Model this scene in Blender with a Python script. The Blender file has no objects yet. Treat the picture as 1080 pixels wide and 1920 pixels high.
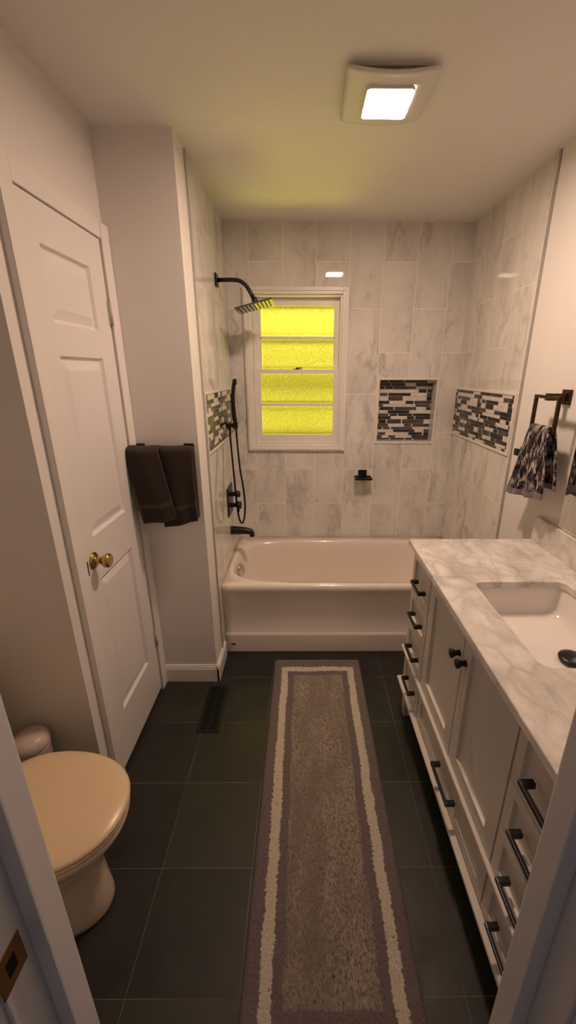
import bpy, bmesh, math, random
from mathutils import Vector, Matrix, noise
random.seed(7)
S = bpy.context.scene
COL = S.collection
PI = math.pi
# ------------------------------------------------------------------ room measures (metres)
W = 1.459      # tub alcove width (x = 0 .. W), window wall at y = 0, camera looks towards +y
H = 2.407      # ceiling
CY = -0.952    # face of the closet block beside the tub
LX = -0.298    # linen door wall
AY = -1.61     # far side of the toilet alcove
LW = -0.76     # left wall of the toilet alcove
FY = -2.38     # front wall (entry), room side
TY = -0.728    # tub front
CT = 0.915     # counter top

# ------------------------------------------------------------------ materials
def mat(name, col, rough=.5, metal=0.0, spec=.5, coat=0.0):
    m = bpy.data.materials.new(name); m.use_nodes = True
    b = m.node_tree.nodes['Principled BSDF']
    b.inputs['Base Color'].default_value = (*col, 1)
    b.inputs['Roughness'].default_value = rough
    b.inputs['Metallic'].default_value = metal
    b.inputs['Specular IOR Level'].default_value = spec
    b.inputs['Coat Weight'].default_value = coat
    return m
class N:
    """tiny node helper"""
    def __init__(s, m): s.m = m; s.t = m.node_tree; s.b = s.t.nodes['Principled BSDF']
    def new(s, typ, **kw):
        n = s.t.nodes.new(typ)
        for k, v in kw.items():
            if k in n.inputs: n.inputs[k].default_value = v
            else: setattr(n, k, v)
        return n
    def link(s, a, b): s.t.links.new(a, b)
    def coord(s): return s.new('ShaderNodeTexCoord').outputs['Object']
    def math(s, op, a, b=None, c=None):
        n = s.new('ShaderNodeMath', operation=op)
        for i, v in enumerate((a, b, c)):
            if v is None: continue
            if hasattr(v, 'links'): s.link(v, n.inputs[i])
            else: n.inputs[i].default_value = v
        return n.outputs[0]
    def ramp(s, fac, stops, interp='LINEAR'):
        n = s.new('ShaderNodeValToRGB'); n.color_ramp.interpolation = interp
        e = n.color_ramp.elements
        while len(e) < len(stops): e.new(.5)
        for el, (p, c) in zip(e, stops):
            el.position = p; el.color = (*c, 1) if len(c) == 3 else c
        s.link(fac, n.inputs[0]); return n.outputs[0]
    def mix(s, fac, a, b, blend='MIX'):
        n = s.new('ShaderNodeMix', data_type='RGBA', blend_type=blend)
        for i, v in ((0, fac), (6, a), (7, b)):
            if hasattr(v, 'links'): s.link(v, n.inputs[i])
            else: n.inputs[i].default_value = v if i == 0 else (*v, 1)
        return n.outputs[2]
    def noise(s, vec, scale, detail=4, rough=.55, dist=0.0, w=None):
        n = s.new('ShaderNodeTexNoise', Scale=scale, Detail=detail, Roughness=rough, Distortion=dist)
        if w is not None:
            n.noise_dimensions = '4D'; s.link(w, n.inputs['W'])
        s.link(vec, n.inputs['Vector']); return n.outputs['Fac']
    def map(s, vec, scale=(1, 1, 1), loc=(0, 0, 0), rot=(0, 0, 0)):
        n = s.new('ShaderNodeMapping')
        n.inputs['Scale'].default_value = scale; n.inputs['Location'].default_value = loc; n.inputs['Rotation'].default_value = rot
        s.link(vec, n.inputs['Vector']); return n.outputs[0]
    def bump(s, h, strength=.3, dist=.002):
        n = s.new('ShaderNodeBump', Strength=strength, Distance=dist)
        s.link(h, n.inputs['Height']); s.link(n.outputs[0], s.b.inputs['Normal']); return n
    def base(s, c): s.link(c, s.b.inputs['Base Color'])

def paint(name, col, rough=.6, tex=.06):
    m = mat(name, col, rough); n = N(m); c = n.coord()
    f = n.noise(c, 3.0, 3)
    n.base(n.mix(n.math('MULTIPLY', f, .5), col, tuple(v*(1-tex) for v in col)))
    n.bump(n.noise(c, 180, 2), .12, .001)
    return m
M_wall = paint('wall_paint', (.76, .73, .70), .55)
M_ceil = paint('ceiling_paint', (.80, .78, .74), .75)
M_trim = paint('trim_enamel', (.78, .75, .72), .32, .03)
M_jamb = paint('jamb_enamel', (.72, .69, .68), .4, .03)
M_door = paint('door_enamel', (.76, .73, .71), .38, .03)
M_vanity = paint('vanity_paint', (.62, .585, .54), .38, .03)
M_vin = mat('vanity_inside', (.05, .045, .04), .7)
M_black = mat('matte_black_metal', (.010, .010, .010), .35, .3)
M_bronze = mat('dark_bronze_metal', (.050, .024, .010), .3, .6)
M_brass = mat('polished_brass', (.55, .38, .15), .16, 1.0)
M_abrass = mat('worn_brass', (.38, .20, .05), .35, 1.0)
M_chrome = mat('brushed_chrome', (.62, .60, .57), .25, 1.0)
M_hinge = mat('painted_hinge', (.46, .42, .37), .45)
M_tub = mat('tub_enamel', (.80, .72, .66), .12, coat=.3)
M_sink = mat('sink_porcelain', (.84, .80, .77), .1, coat=.3)
M_china = mat('bone_porcelain', (.72, .60, .46), .18, coat=.3)
M_lid = mat('bone_plastic_lid', (.75, .58, .37), .3)
M_bin = mat('bin_plastic', (.55, .47, .42), .35)
M_dark = mat('dark_void', (.006, .006, .006), .9)
M_trimtile = mat('pencil_trim_tile', (.74, .70, .64), .2)
M_edge = mat('tile_edge_metal', (.50, .48, .46), .45, .6)
M_plastic = mat('fan_cover_plastic', (.72, .70, .66), .45)

def tile_mat(axis, u0, name, v0=-.043):
    """large format marble look tile, set upright in a half bond"""
    m = mat(name, (.7, .68, .64), .025); n = N(m); c = n.coord()
    sp = n.new('ShaderNodeSeparateXYZ'); n.link(c, sp.inputs[0])
    u = sp.outputs['X'] if axis == 'x' else n.math('MULTIPLY', sp.outputs['Y'], -1)
    uu = n.math('ADD', u, 2.0 - u0); vv = n.math('ADD', sp.outputs['Z'], 2.0 - v0)
    cb = n.new('ShaderNodeCombineXYZ'); n.link(vv, cb.inputs[0]); n.link(uu, cb.inputs[1])
    br = n.new('ShaderNodeTexBrick', Scale=1.0, **{'Mortar Size': .0016, 'Mortar Smooth': .1, 'Bias': 0.0, 'Brick Width': .5, 'Row Height': .2})
    br.offset = .5; br.offset_frequency = 2; br.squash = 1
    br.inputs['Color1'].default_value = (0, 0, 0, 1); br.inputs['Color2'].default_value = (1, 1, 1, 1)
    n.link(cb.outputs[0], br.inputs['Vector'])
    w = n.math('MULTIPLY', br.outputs['Color'], 37.0)
    # soft clouds and diagonal grey veins, different on every tile
    wp = n.new('ShaderNodeTexNoise', Scale=5.0, Detail=3.0); n.link(c, wp.inputs['Vector'])
    wa = n.new('ShaderNodeVectorMath', operation='MULTIPLY_ADD')
    n.link(wp.outputs['Color'], wa.inputs[0]); wa.inputs[1].default_value = (.12, .12, .12); n.link(c, wa.inputs[2])
    rot = n.map(wa.outputs[0], (2.6, 2.6, 1.0), rot=(.35 if axis != 'x' else 0, .38 if axis == 'x' else 0, 0))
    a = n.noise(rot, 3.2, 5, .6, .3, w)
    vein = n.ramp(n.math('ABSOLUTE', n.math('SUBTRACT', a, .5)), [(0, (1, 1, 1)), (.022, (.45, .45, .45)), (.09, (0, 0, 0))])
    patch = n.ramp(n.noise(rot, 1.5, 3, .5, 0, w), [(.44, (0, 0, 0)), (.70, (1, 1, 1))])
    vm = n.math('MULTIPLY', vein, patch)
    cloud = n.ramp(n.noise(rot, 2.0, 4, .6, .2, w), [(.3, (.62, .595, .56)), (.62, (.74, .72, .68))])
    colr = n.mix(n.math('MULTIPLY', vm, .75), cloud, (.30, .28, .27))
    smudge = n.ramp(n.noise(rot, 4.5, 5, .7, .6, n.math('ADD', w, 9.0)), [(.56, (0, 0, 0)), (.74, (1, 1, 1))])
    colr = n.mix(n.math('MULTIPLY', smudge, .72), colr, (.31, .28, .26))
    colr = n.mix(n.math('MULTIPLY', br.outputs['Fac'], .95), colr, (.92, .87, .77))
    n.base(colr)
    n.bump(n.math('MULTIPLY', br.outputs['Fac'], -1), .35, .001)
    return m
M_tile_b = tile_mat('x', .137, 'marble_tile_window_wall')
M_tile_s = tile_mat('y', 0.0, 'marble_tile_side_wall')

def floor_mat():
    m = mat('slate_floor', (.03, .03, .028), .42, spec=.35); n = N(m); c = n.coord()
    mp = n.map(c, (1, 1, 1), (.015 + 3.048, .933 + .3048*14, 0))
    br = n.new('ShaderNodeTexBrick', Scale=1.0, **{'Mortar Size': .0010, 'Mortar Smooth': .2, 'Bias': 0.0, 'Brick Width': .3048, 'Row Height': .3048})
    br.offset = 0; br.squash = 1
    br.inputs['Color1'].default_value = (0, 0, 0, 1); br.inputs['Color2'].default_value = (1, 1, 1, 1)
    n.link(mp, br.inputs['Vector'])
    tint = n.ramp(br.outputs['Color'], [(0, (.014, .014, .0135)), (.5, (.020, .018, .015)), (1, (.032, .032, .022))])
    cl = n.noise(c, 7, 6, .7)
    colr = n.mix(n.ramp(cl, [(.35, (0, 0, 0)), (.8, (.5, .5, .5))]), tint, (.042, .041, .036))
    scr = n.noise(n.map(c, (1, 1, 1)), 2.3, 2)
    gm = n.math('MULTIPLY', br.outputs['Fac'], n.ramp(scr, [(.35, (.12, .12, .12)), (.62, (.8, .8, .8))]))
    n.base(n.mix(gm, colr, (.22, .20, .165)))
    n.bump(n.math('ADD', n.noise(c, 30, 6, .7), n.math('MULTIPLY', br.outputs['Fac'], -1.5)), .3, .0015)
    n.link(n.ramp(n.noise(c, 12, 4), [(.3, (.36,)*3), (.7, (.56,)*3)]), n.b.inputs['Roughness'])
    return m
M_floor = floor_mat()

def counter_mat():
    m = mat('carrara_counter', (.7, .68, .66), .16); n = N(m); c = n.coord()
    wp = n.new('ShaderNodeTexNoise', Scale=7.0, Detail=3.0); n.link(c, wp.inputs['Vector'])
    wa = n.new('ShaderNodeVectorMath', operation='MULTIPLY_ADD')
    n.link(wp.outputs['Color'], wa.inputs[0]); wa.inputs[1].default_value = (.12, .12, .12); n.link(c, wa.inputs[2])
    mp = n.map(wa.outputs[0], (1.35, .8, 1), rot=(0, 0, .5))
    vo = n.new('ShaderNodeTexVoronoi', feature='DISTANCE_TO_EDGE', Scale=11.0); n.link(mp, vo.inputs['Vector'])
    net = n.ramp(vo.outputs['Distance'], [(0, (1, 1, 1)), (.10, (.35, .35, .35)), (.32, (0, 0, 0))])
    cl = n.noise(mp, 5.0, 5, .6, .4)
    f = n.math('MULTIPLY', net, n.ramp(cl, [(.34, (.08, .08, .08)), (.60, (1, 1, 1))]))
    base = n.ramp(n.noise(mp, 8.0, 5, .6), [(.32, (.50, .47, .44)), (.58, (.76, .73, .70))])
    n.base(n.mix(n.math('MULTIPLY', f, .6), base, (.33, .31, .29)))
    return m
M_counter = counter_mat()

def mosaic_mat(name, c1, c2, rough):
    m = mat(name, c1, rough); n = N(m); c = n.coord()
    f = n.noise(n.map(c, (14, 14, 40)), 1.0, 3, .6)
    n.base(n.ramp(f, [(.38, c1), (.62, c2)])); return m
M_mdark = mosaic_mat('mosaic_black_slate', (.016, .014, .016), (.034, .030, .030), .25)
M_mgrey = mosaic_mat('mosaic_grey_glass', (.055, .05, .05), (.085, .078, .075), .15)
M_mwhite = mosaic_mat('mosaic_white_marble', (.60, .56, .52), (.74, .70, .66), .25)
M_grout = mat('mosaic_grout', (.66, .63, .58), .7)

def glass_mat():
    m = bpy.data.materials.new('textured_yellow_glass'); m.use_nodes = True
    t = m.node_tree; t.nodes.clear(); L = t.links.new
    def nd(typ, **kw):
        n = t.nodes.new(typ)
        for k, v in kw.items(): n.inputs[k].default_value = v
        return n
    out = nd('ShaderNodeOutputMaterial'); tc = nd('ShaderNodeTexCoord')
    mp = nd('ShaderNodeMapping', Scale=(1, 1, .7))
    no = nd('ShaderNodeTexNoise', Scale=130, Detail=2, Distortion=.8)
    bp = nd('ShaderNodeBump', Strength=1.0, Distance=.0035)
    rm = t.nodes.new('ShaderNodeValToRGB'); e = rm.color_ramp.elements
    e[0].position = .34; e[0].color = (.74, .63, .025, 1); e[1].position = .64; e[1].color = (.98, .87, .10, 1)
    tr = nd('ShaderNodeBsdfTranslucent')
    rf = nd('ShaderNodeBsdfRefraction', Roughness=.72, IOR=1.12)
    tp = nd('ShaderNodeBsdfTransparent', Color=(.95, .93, .10, 1))
    gl = nd('ShaderNodeBsdfGlossy', Roughness=.12); fr = nd('ShaderNodeFresnel', IOR=1.35)
    m1 = nd('ShaderNodeMixShader'); m2 = nd('ShaderNodeMixShader'); m3 = nd('ShaderNodeMixShader')
    m1.inputs[0].default_value = .25; m2.inputs[0].default_value = .30
    L(tc.outputs['Object'], mp.inputs[0]); L(mp.outputs[0], no.inputs['Vector']); L(no.outputs['Fac'], bp.inputs['Height']); L(no.outputs['Fac'], rm.inputs[0])
    for n in (tr, rf): L(rm.outputs[0], n.inputs['Color'])
    for n in (tr, rf, gl): L(bp.outputs[0], n.inputs['Normal'])
    L(tr.outputs[0], m1.inputs[1]); L(rf.outputs[0], m1.inputs[2])
    L(m1.outputs[0], m2.inputs[1]); L(tp.outputs[0], m2.inputs[2])
    L(fr.outputs[0], m3.inputs[0]); L(m2.outputs[0], m3.inputs[1]); L(gl.outputs[0], m3.inputs[2]); L(m3.outputs[0], out.inputs['Surface'])
    return m
M_glass = glass_mat()
def clear_mat():
    m = bpy.data.materials.new('clear_glass'); m.use_nodes = True; t = m.node_tree; t.nodes.clear()
    o = t.nodes.new('ShaderNodeOutputMaterial'); b = t.nodes.new('ShaderNodeBsdfTransparent'); b.inputs[0].default_value = (.98, .98, .98, 1)
    t.links.new(b.outputs[0], o.inputs['Surface']); return m
M_clear = clear_mat()

def emit_mat(name, col, s):
    m = bpy.data.materials.new(name); m.use_nodes = True; t = m.node_tree
    b = t.nodes['Principled BSDF']; b.inputs['Emission Color'].default_value = (*col, 1); b.inputs['Emission Strength'].default_value = s
    b.inputs['Base Color'].default_value = (.8, .8, .8, 1)
    return m
M_lamp = emit_mat('led_lens', (1.0, .695, .53), 280)

def cloth_mat(name, c1, c2, scale=700, band=None):
    m = mat(name, c1, .95, spec=.15); n = N(m); c = n.coord()
    f = n.noise(c, scale, 2, .6)
    n.base(n.ramp(f, [(.35, c1), (.65, c2)]))
    n.b.inputs['Sheen Weight'].default_value = .25; n.b.inputs['Sheen Roughness'].default_value = .5
    n.b.inputs['Sheen Tint'].default_value = (*[min(1, v*6) for v in c2], 1)
    n.bump(n.math('ADD', n.noise(c, 420, 2), n.noise(c, 60, 3)), .7, .003)
    return m
M_towel = cloth_mat('charcoal_terry', (.028, .021, .018), (.052, .039, .033))
M_towel2 = cloth_mat('charcoal_terry_band', (.052, .039, .034), (.082, .062, .053))
def pat_mat():
    m = mat('patterned_terry', (.4, .4, .4), .95, spec=.15); n = N(m); c = n.new('ShaderNodeTexCoord').outputs['UV']
    wv = n.new('ShaderNodeTexNoise', Scale=4.0, Detail=2.0); n.link(c, wv.inputs['Vector'])
    wa = n.new('ShaderNodeVectorMath', operation='MULTIPLY_ADD')
    n.link(wv.outputs['Color'], wa.inputs[0]); wa.inputs[1].default_value = (.10, .03, 0); n.link(c, wa.inputs[2])
    mp = n.map(wa.outputs[0], (24, 4.2, 1))
    f = n.noise(mp, 1.25, 4, .65, .5)
    big = n.noise(n.map(wa.outputs[0], (6, 2.2, 1)), 1.0, 2)
    s = n.math('ADD', f, n.math('MULTIPLY', n.math('SUBTRACT', big, .5), .5))
    n.base(n.ramp(s, [(.44, (.010, .008, .010)), (.49, (.085, .07, .08)), (.55, (.17, .145, .155)), (.60, (.50, .44, .39)), (.8, (.66, .60, .54))]))
    o = n.coord()
    n.bump(n.math('ADD', s, n.noise(o, 300, 2)), .8, .004)
    return m
M_pat = pat_mat()
M_hem = cloth_mat('grey_towel_hem', (.15, .125, .135), (.24, .20, .21))

def rug_mat():
    m = mat('rug_pile', (.2, .17, .15), 1.0, spec=.05); n = N(m); c = n.coord()
    wob = n.new('ShaderNodeTexNoise', Scale=105.0, Detail=3.0); n.link(c, wob.inputs['Vector'])
    wob2 = n.new('ShaderNodeTexNoise', Scale=9.0, Detail=2.0); n.link(c, wob2.inputs['Vector'])
    va = n.new('ShaderNodeVectorMath', operation='MULTIPLY_ADD')
    n.link(wob.outputs['Color'], va.inputs[0]); va.inputs[1].default_value = (.022, .022, 0); n.link(c, va.inputs[2])
    vb = n.new('ShaderNodeVectorMath', operation='MULTIPLY_ADD')
    n.link(wob2.outputs['Color'], vb.inputs[0]); vb.inputs[1].default_value = (.02, .02, 0); n.link(va.outputs[0], vb.inputs[2])
    sp = n.new('ShaderNodeSeparateXYZ'); n.link(vb.outputs[0], sp.inputs[0])
    # distance to the rug edge (object origin at the rug centre)
    hx, hy = .243, .762
    dx = n.math('SUBTRACT', hx, n.math('ABSOLUTE', n.math('SUBTRACT', sp.outputs['X'], .021)))
    dy = n.math('SUBTRACT', hy, n.math('ABSOLUTE', n.math('SUBTRACT', sp.outputs['Y'], .021)))
    dy = n.math('SUBTRACT', dy, .028)
    d = n.math('MINIMUM', dx, dy)
    st = n.ramp(n.math('MULTIPLY', d, 4.0), [(0, (0, 0, 0)), (.175, (0, 0, 0)), (.185, (1, 1, 1)), (.315, (1, 1, 1)), (.325, (0, 0, 0))])
    ins = n.ramp(n.math('MULTIPLY', d, 4.0), [(0, (0, 0, 0)), (.44, (0, 0, 0)), (.455, (1, 1, 1))])
    pile = n.noise(n.map(c, (1, .45, 1)), 190, 3, .7)
    field = n.ramp(pile, [(.30, (.07, .055, .05)), (.44, (.31, .25, .215)), (.57, (.47, .39, .325)), (.72, (.70, .60, .47))])
    patch = n.noise(n.map(c, (1, .35, 1)), 14, 4, .6)
    field = n.mix(n.ramp(patch, [(.38, (.75, .75, .75)), (.62, (0, 0, 0))]), field, (.25, .195, .175))
    border = n.ramp(n.noise(c, 260, 3, .7), [(.3, (.15, .115, .12)), (.7, (.28, .225, .228))])
    border = n.mix(n.ramp(n.noise(c, 12, 3), [(.35, (0, 0, 0)), (.7, (.6, .6, .6))]), border, (.22, .165, .16))
    white = n.ramp(n.noise(c, 220, 3, .6), [(.3, (.62, .54, .43)), (.6, (.85, .77, .64))])
    spk = n.ramp(n.noise(c, 75, 2, .5), [(.24, (1, 1, 1)), (.30, (0, 0, 0))])
    n.base(n.mix(n.math('MULTIPLY', spk, .8), n.mix(st, n.mix(ins, border, field), white), (.05, .035, .03)))
    n.b.inputs['Sheen Weight'].default_value = .15
    n.bump(n.math('ADD', n.noise(c, 330, 3, .8), n.noise(c, 120, 2)), 1.0, .006)
    return m
M_rug = rug_mat()

# ------------------------------------------------------------------ mesh helpers
class MB:
    def __init__(s): s.bm = bmesh.new(); s.mi = 0
    def _fin(s, faces):
        for f in faces: f.material_index = s.mi
    def box(s, x0, x1, y0, y1, z0, z1, bev=0.0, seg=2, M=None):
        x0, x1 = sorted((x0, x1)); y0, y1 = sorted((y0, y1)); z0, z1 = sorted((z0, z1))
        b = bmesh.new()
        bmesh.ops.create_cube(b, size=1)
        for v in b.verts: v.co = Vector((x0+(v.co.x+.5)*(x1-x0), y0+(v.co.y+.5)*(y1-y0), z0+(v.co.z+.5)*(z1-z0)))
        if bev > 0: bmesh.ops.bevel(b, geom=b.edges[:], offset=bev, segments=seg, profile=.7, affect='EDGES')
        if M is not None: bmesh.ops.transform(b, matrix=M, verts=b.verts)
        s.add(b); return s
    def add(s, b):
        vm = {v: s.bm.verts.new(v.co) for v in b.verts}
        for f in b.faces:
            try: nf = s.bm.faces.new([vm[v] for v in f.verts]); nf.material_index = s.mi; nf.smooth = f.smooth
            except ValueError: pass
        b.free()
    def ring_loft(s, rings, cap0=True, cap1=True, smooth=True, closed=True):
        vs = [[s.bm.verts.new(p) for p in r] for r in rings]
        n = len(rings[0])
        for a, b in zip(vs, vs[1:]):
            for i in range(n if closed else n-1):
                j = (i+1) % n
                f = s.bm.faces.new((a[i], a[j], b[j], b[i])); f.smooth = smooth; f.material_index = s.mi
        for c, r in ((cap0, vs[0]), (cap1, vs[-1])):
            if c:
                f = s.bm.faces.new(r); f.material_index = s.mi
        return s
    def tube(s, pts, r, n=12, radii=None, caps=True):
        pts = [Vector(p) for p in pts]; rings = []
        up = None
        for i, p in enumerate(pts):
            t = (pts[min(i+1, len(pts)-1)] - pts[max(i-1, 0)]).normalized()
            if up is None: up = t.orthogonal().normalized()
            up = (up - t*up.dot(t)).normalized()
            sd = t.cross(up); rr = radii[i] if radii else r
            rings.append([p + (up*math.cos(2*PI*k/n) + sd*math.sin(2*PI*k/n))*rr for k in range(n)])
        return s.ring_loft(rings, caps, caps)
    def lathe(s, origin, axis, prof, n=32):
        axis = Vector(axis).normalized(); u = axis.orthogonal().normalized(); w = axis.cross(u); o = Vector(origin)
        rings = [[o + axis*h + (u*math.cos(2*PI*k/n)+w*math.sin(2*PI*k/n))*max(r, 1e-5) for k in range(n)] for r, h in prof]
        return s.ring_loft(rings)
    def quad(s, *p):
        f = s.bm.faces.new([s.bm.verts.new(Vector(q)) for q in p]); f.material_index = s.mi; return s
    def panel(s, u0, u1, v0, v1, holes, f):
        """wall slab with rectangular holes; f(ua,ub,va,vb) -> box args"""
        us = sorted({u0, u1, *[h[0] for h in holes], *[h[1] for h in holes]})
        vs = sorted({v0, v1, *[h[2] for h in holes], *[h[3] for h in holes]})
        for a, b in zip(us, us[1:]):
            for c, d in zip(vs, vs[1:]):
                mu, mv = (a+b)/2, (c+d)/2
                if any(h[0] < mu < h[1] and h[2] < mv < h[3] for h in holes): continue
                s.box(*f(a, b, c, d))
        return s
    def build(s, name, mats, parent=None, origin=None, smooth_angle=None):
        bm = s.bm
        bmesh.ops.recalc_face_normals(bm, faces=bm.faces[:])
        base = Vector((0, 0, 0))
        p = parent
        while p is not None: base += p.location; p = p.parent
        o0 = Vector(origin) if origin is not None else base.copy()
        for v in bm.verts: v.co -= o0
        me = bpy.data.meshes.new(name); bm.to_mesh(me); bm.free()
        for m in (mats if isinstance(mats, (list, tuple)) else [mats]): me.materials.append(m)
        ob = bpy.data.objects.new(name, me); COL.objects.link(ob)
        if parent is not None: ob.parent = parent
        ob.location = o0 - base
        return ob
def rrect(x0, x1, y0, y1, r, z, n=8, dz=None):
    pts = []
    for (cx, cy, a0) in ((x1-r[0], y1-r[0], 0), (x0+r[1], y1-r[1], PI/2), (x0+r[2], y0+r[2], PI), (x1-r[3], y0+r[3], 1.5*PI)):
        rr = r[[0, 1, 2, 3][int(a0/(PI/2)+.1)]]
        for k in range(n+1):
            a = a0+PI/2*k/n; pts.append(Vector((cx+rr*math.cos(a), cy+rr*math.sin(a), z)))
    return pts
def smooth(ob, on=True):
    for p in ob.data.polygons: p.use_smooth = on
def tag(o, label=None, cat=None, group=None, kind=None):
    if label: o['label'] = label
    if cat: o['category'] = cat
    if group: o['group'] = group
    if kind: o['kind'] = kind
    return o
def struct(o): o['kind'] = 'structure'; return o
def thing(name, label, cat, loc, group=None):
    o = bpy.data.objects.new(name, None); COL.objects.link(o); o.location = loc; o.empty_display_size = .05
    return tag(o, label, cat, group)

# ------------------------------------------------------------------ the room shell
mb = MB(); mb.box(-.95, 1.75, -3.3, .15, -.08, 0); struct(mb.build('floor', M_floor))
mb = MB(); mb.box(-.95, 1.75, -3.3, .15, H, H+.08); struct(mb.build('ceiling', M_ceil))
WX0, WX1, WZ0, WZ1 = .128, .700, 1.115, 2.035       # window hole in the wall
NX0, NX1, NZ0, NZ1 = .952, 1.328, 1.145, 1.545        # shower niche hole
mb = MB(); mb.panel(0, W, 0, H, [(WX0, WX1, WZ0, WZ1), (NX0, NX1, NZ0, NZ1)], lambda a, b, c, d: (a, b, 0, .13, c, d))
wb = struct(mb.build('wall_back', M_tile_b))
mb = MB(); mb.box(W, W+.12, -.815, .13, 0, H); wrt = struct(mb.build('wall_tub_right', M_tile_s))
mb = MB(); mb.box(W+.004, W+.12, -3.0, -.815, 0, H); struct(mb.build('wall_right', M_wall))
mb = MB(); mb.box(-.012, 0, -.80, 0, 0, H); wlt = struct(mb.build('wall_tub_left', M_tile_s))
mb = MB(); mb.box(-.95, -.012, CY, .13, 0, H); mb.box(-.012, -.004, CY, -.80, 0, H); struct(mb.build('wall_closet', M_wall))
# linen closet front with its doorway
DY0, DY1, DZ = -1.506, -1.021, 2.055
mb = MB(); mb.panel(AY, CY, 0, H, [(DY0, DY1, 0, DZ)], lambda a, b, c, d: (LX-.10, LX, a, b, c, d))
struct(mb.build('wall_linen', M_wall))
mb = MB(); mb.box(LW-.1, LX-.10, AY, AY+.10, 0, H); mb.box(LX-.5, LX-.45, AY+.10, CY, 0, H)
struct(mb.build('wall_alcove', M_wall))
mb = MB(); mb.box(LW-.12, LW, -3.0, AY, 0, H); struct(mb.build('wall_left', M_wall))
EX0, EX1, EZ = .065, .835, 2.05
mb = MB(); mb.panel(LW, W+.004, 0, H, [(EX0, EX1, 0, EZ)], lambda a, b, c, d: (a, b, FY-.085, FY, c, d))
struct(mb.build('wall_front', M_wall))

# metal edges that close the tiled areas
mb = MB(); mb.box(W-.004, W+.002, -.826, -.815, 0, H, .001); struct(mb.build('trim_1', M_edge))
mb = MB(); mb.box(-.004, .004, -.811, -.80, 0, H, .001); struct(mb.build('trim_2', M_edge))

# baseboards
def baseboard(name, segs):
    mb = MB()
    for (x0, x1, y0, y1, nx, ny) in segs:
        t1, t2 = .014, .009
        def g(t, za, zb, bv):
            if ny: mb.box(x0, x1, y0, y0+ny*t, za, zb, bv)
            else: mb.box(x0, x0+nx*t, y0, y1, za, zb, bv)
        g(t1, 0, .082, .002); g(t2+.002, .082, .093, .002); g(t2-.002, .093, .102, .002)
    return struct(mb.build(name, M_trim))
baseboard('baseboard_closet', [(LX+.001, -.0045+.0135, CY, CY, 0, -1), (-.004, 0, CY-.014, TY-.012, 1, 0)])
baseboard('baseboard_left', [(LW, LX-.001, AY, AY, 0, -1), (LW, 0, FY, AY, 1, 0)])
baseboard('baseboard_right', [(W+.004, 0, -1.16, -.83, -1, 0)])

# ------------------------------------------------------------------ mosaic
ROWS = [ # (y0,y1,[dark runs]) read off the niche
 (115,132,[(130,183),(187,281),(285,428)]),(137,155,[(110,196),(198,290),(355,468)]),(159,171,[(110,156),(160,208),(210,355),(458,466)]),
 (177,193,[(108,122),(373,424),(428,465)]),(201,216,[(126,175),(180,322),(425,463)]),(222,246,[(105,121),(180,273),(424,460)]),
 (252,270,[(102,187),(290,341),(345,456)]),(274,286,[(100,147),(353,446),(449,455)]),(292,307,[(124,214),(220,359),(420,453)]),
 (314,330,[(98,115),(176,315)]),(336,347,[(97,181),(188,236),(242,333),(338,447)]),(353,367,[(97,196),(299,344),(352,447)]),
 (374,398,[(118,165),(172,261),(268,406)]),(404,419,[(93,178),(280,326),(332,442)]),(426,436,[(92,138),(144,190),(197,334)]),
 (442,456,[(210,347),(405,438)]),(462,477,[(112,161),(308,396),(403,438)]),(483,495,[(90,138),(179,225),(327,436)]),(501,514,[(88,186),(192,281),(286,332),(338,433)])]
def norm_rows():
    out = []
    for a, b, runs in ROWS:
        t = (a-115)/400.0; l = 110-22*t; r = 468-35*t
        out.append(((a-113)/403.0, (b-112)/403.0, [((p-l)/(r-l), (q-l)/(r-l)) for p, q in runs]))
    return out
NR = norm_rows()
def mosaic(mb, P, width, height, rows, shift=0.0, period=.37, rnd=None):
    """P(u,v,d) -> point; tiles are thin bevel-less boxes over a grout bed; slots 0 grout 1 dark 2 grey 3 white"""
    rnd = rnd or random.Random(3)
    def bx(u0, u1, v0, v1, d):
        if u1-u0 < .003: return
        p = [P(u0, v0, 0), P(u1, v0, 0), P(u1, v1, 0), P(u0, v1, 0)]
        e = .0006
        q = [P(u0+e, v0+e, d), P(u1-e, v0+e, d), P(u1-e, v1-e, d), P(u0+e, v1-e, d)]
        vs = [mb.bm.verts.new(x) for x in p+q]
        for idx in ((4, 5, 6, 7), (0, 1, 5, 4), (1, 2, 6, 5), (2, 3, 7, 6), (3, 0, 4, 7)):
            f = mb.bm.faces.new([vs[i] for i in idx]); f.material_index = mb.mi
    mb.mi = 0; mb.quad(P(0, 0, .0005), P(width, 0, .0005), P(width, height, .0005), P(0, height, .0005))
    g = .0014
    top = rows[0][0]; bot = rows[-1][1]; sc = height/(bot-top)
    for ri, (a, b, runs) in enumerate(rows):
        nxt = rows[ri+1][0] if ri+1 < len(rows) else bot
        v1 = height-(a-top)*sc-g/2; v0 = height-(nxt-top)*sc+g/2
        edges = []
        k0 = int(-shift/period)-1
        for k in range(k0, k0+int(width/period)+4):
            for (p, q) in runs: edges.append((p*period+k*period+shift+ri*0, q*period+k*period+shift))
        edges = sorted((max(0, p), min(width, q)) for p, q in edges if q > 0 and p < width)
        cur = 0.0
        for p, q in edges:
            if p-cur > .004:
                mb.mi = 3; a0 = cur
                while p-a0 > .12: bx(a0+g/2, a0+.10, v0, v1, .0022); a0 += .10+g/2
                bx(a0+g/2, p-g/2, v0, v1, .0022)
            mb.mi = 1 if rnd.random() < .68 else 2
            bx(max(p, 0)+g/2, q-g/2, v0, v1, .0024); cur = max(cur, q)
        if width-cur > .004: mb.mi = 3; bx(cur+g/2, width, v0, v1, .0022)
MM = [M_grout, M_mdark, M_mgrey, M_mwhite]
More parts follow.
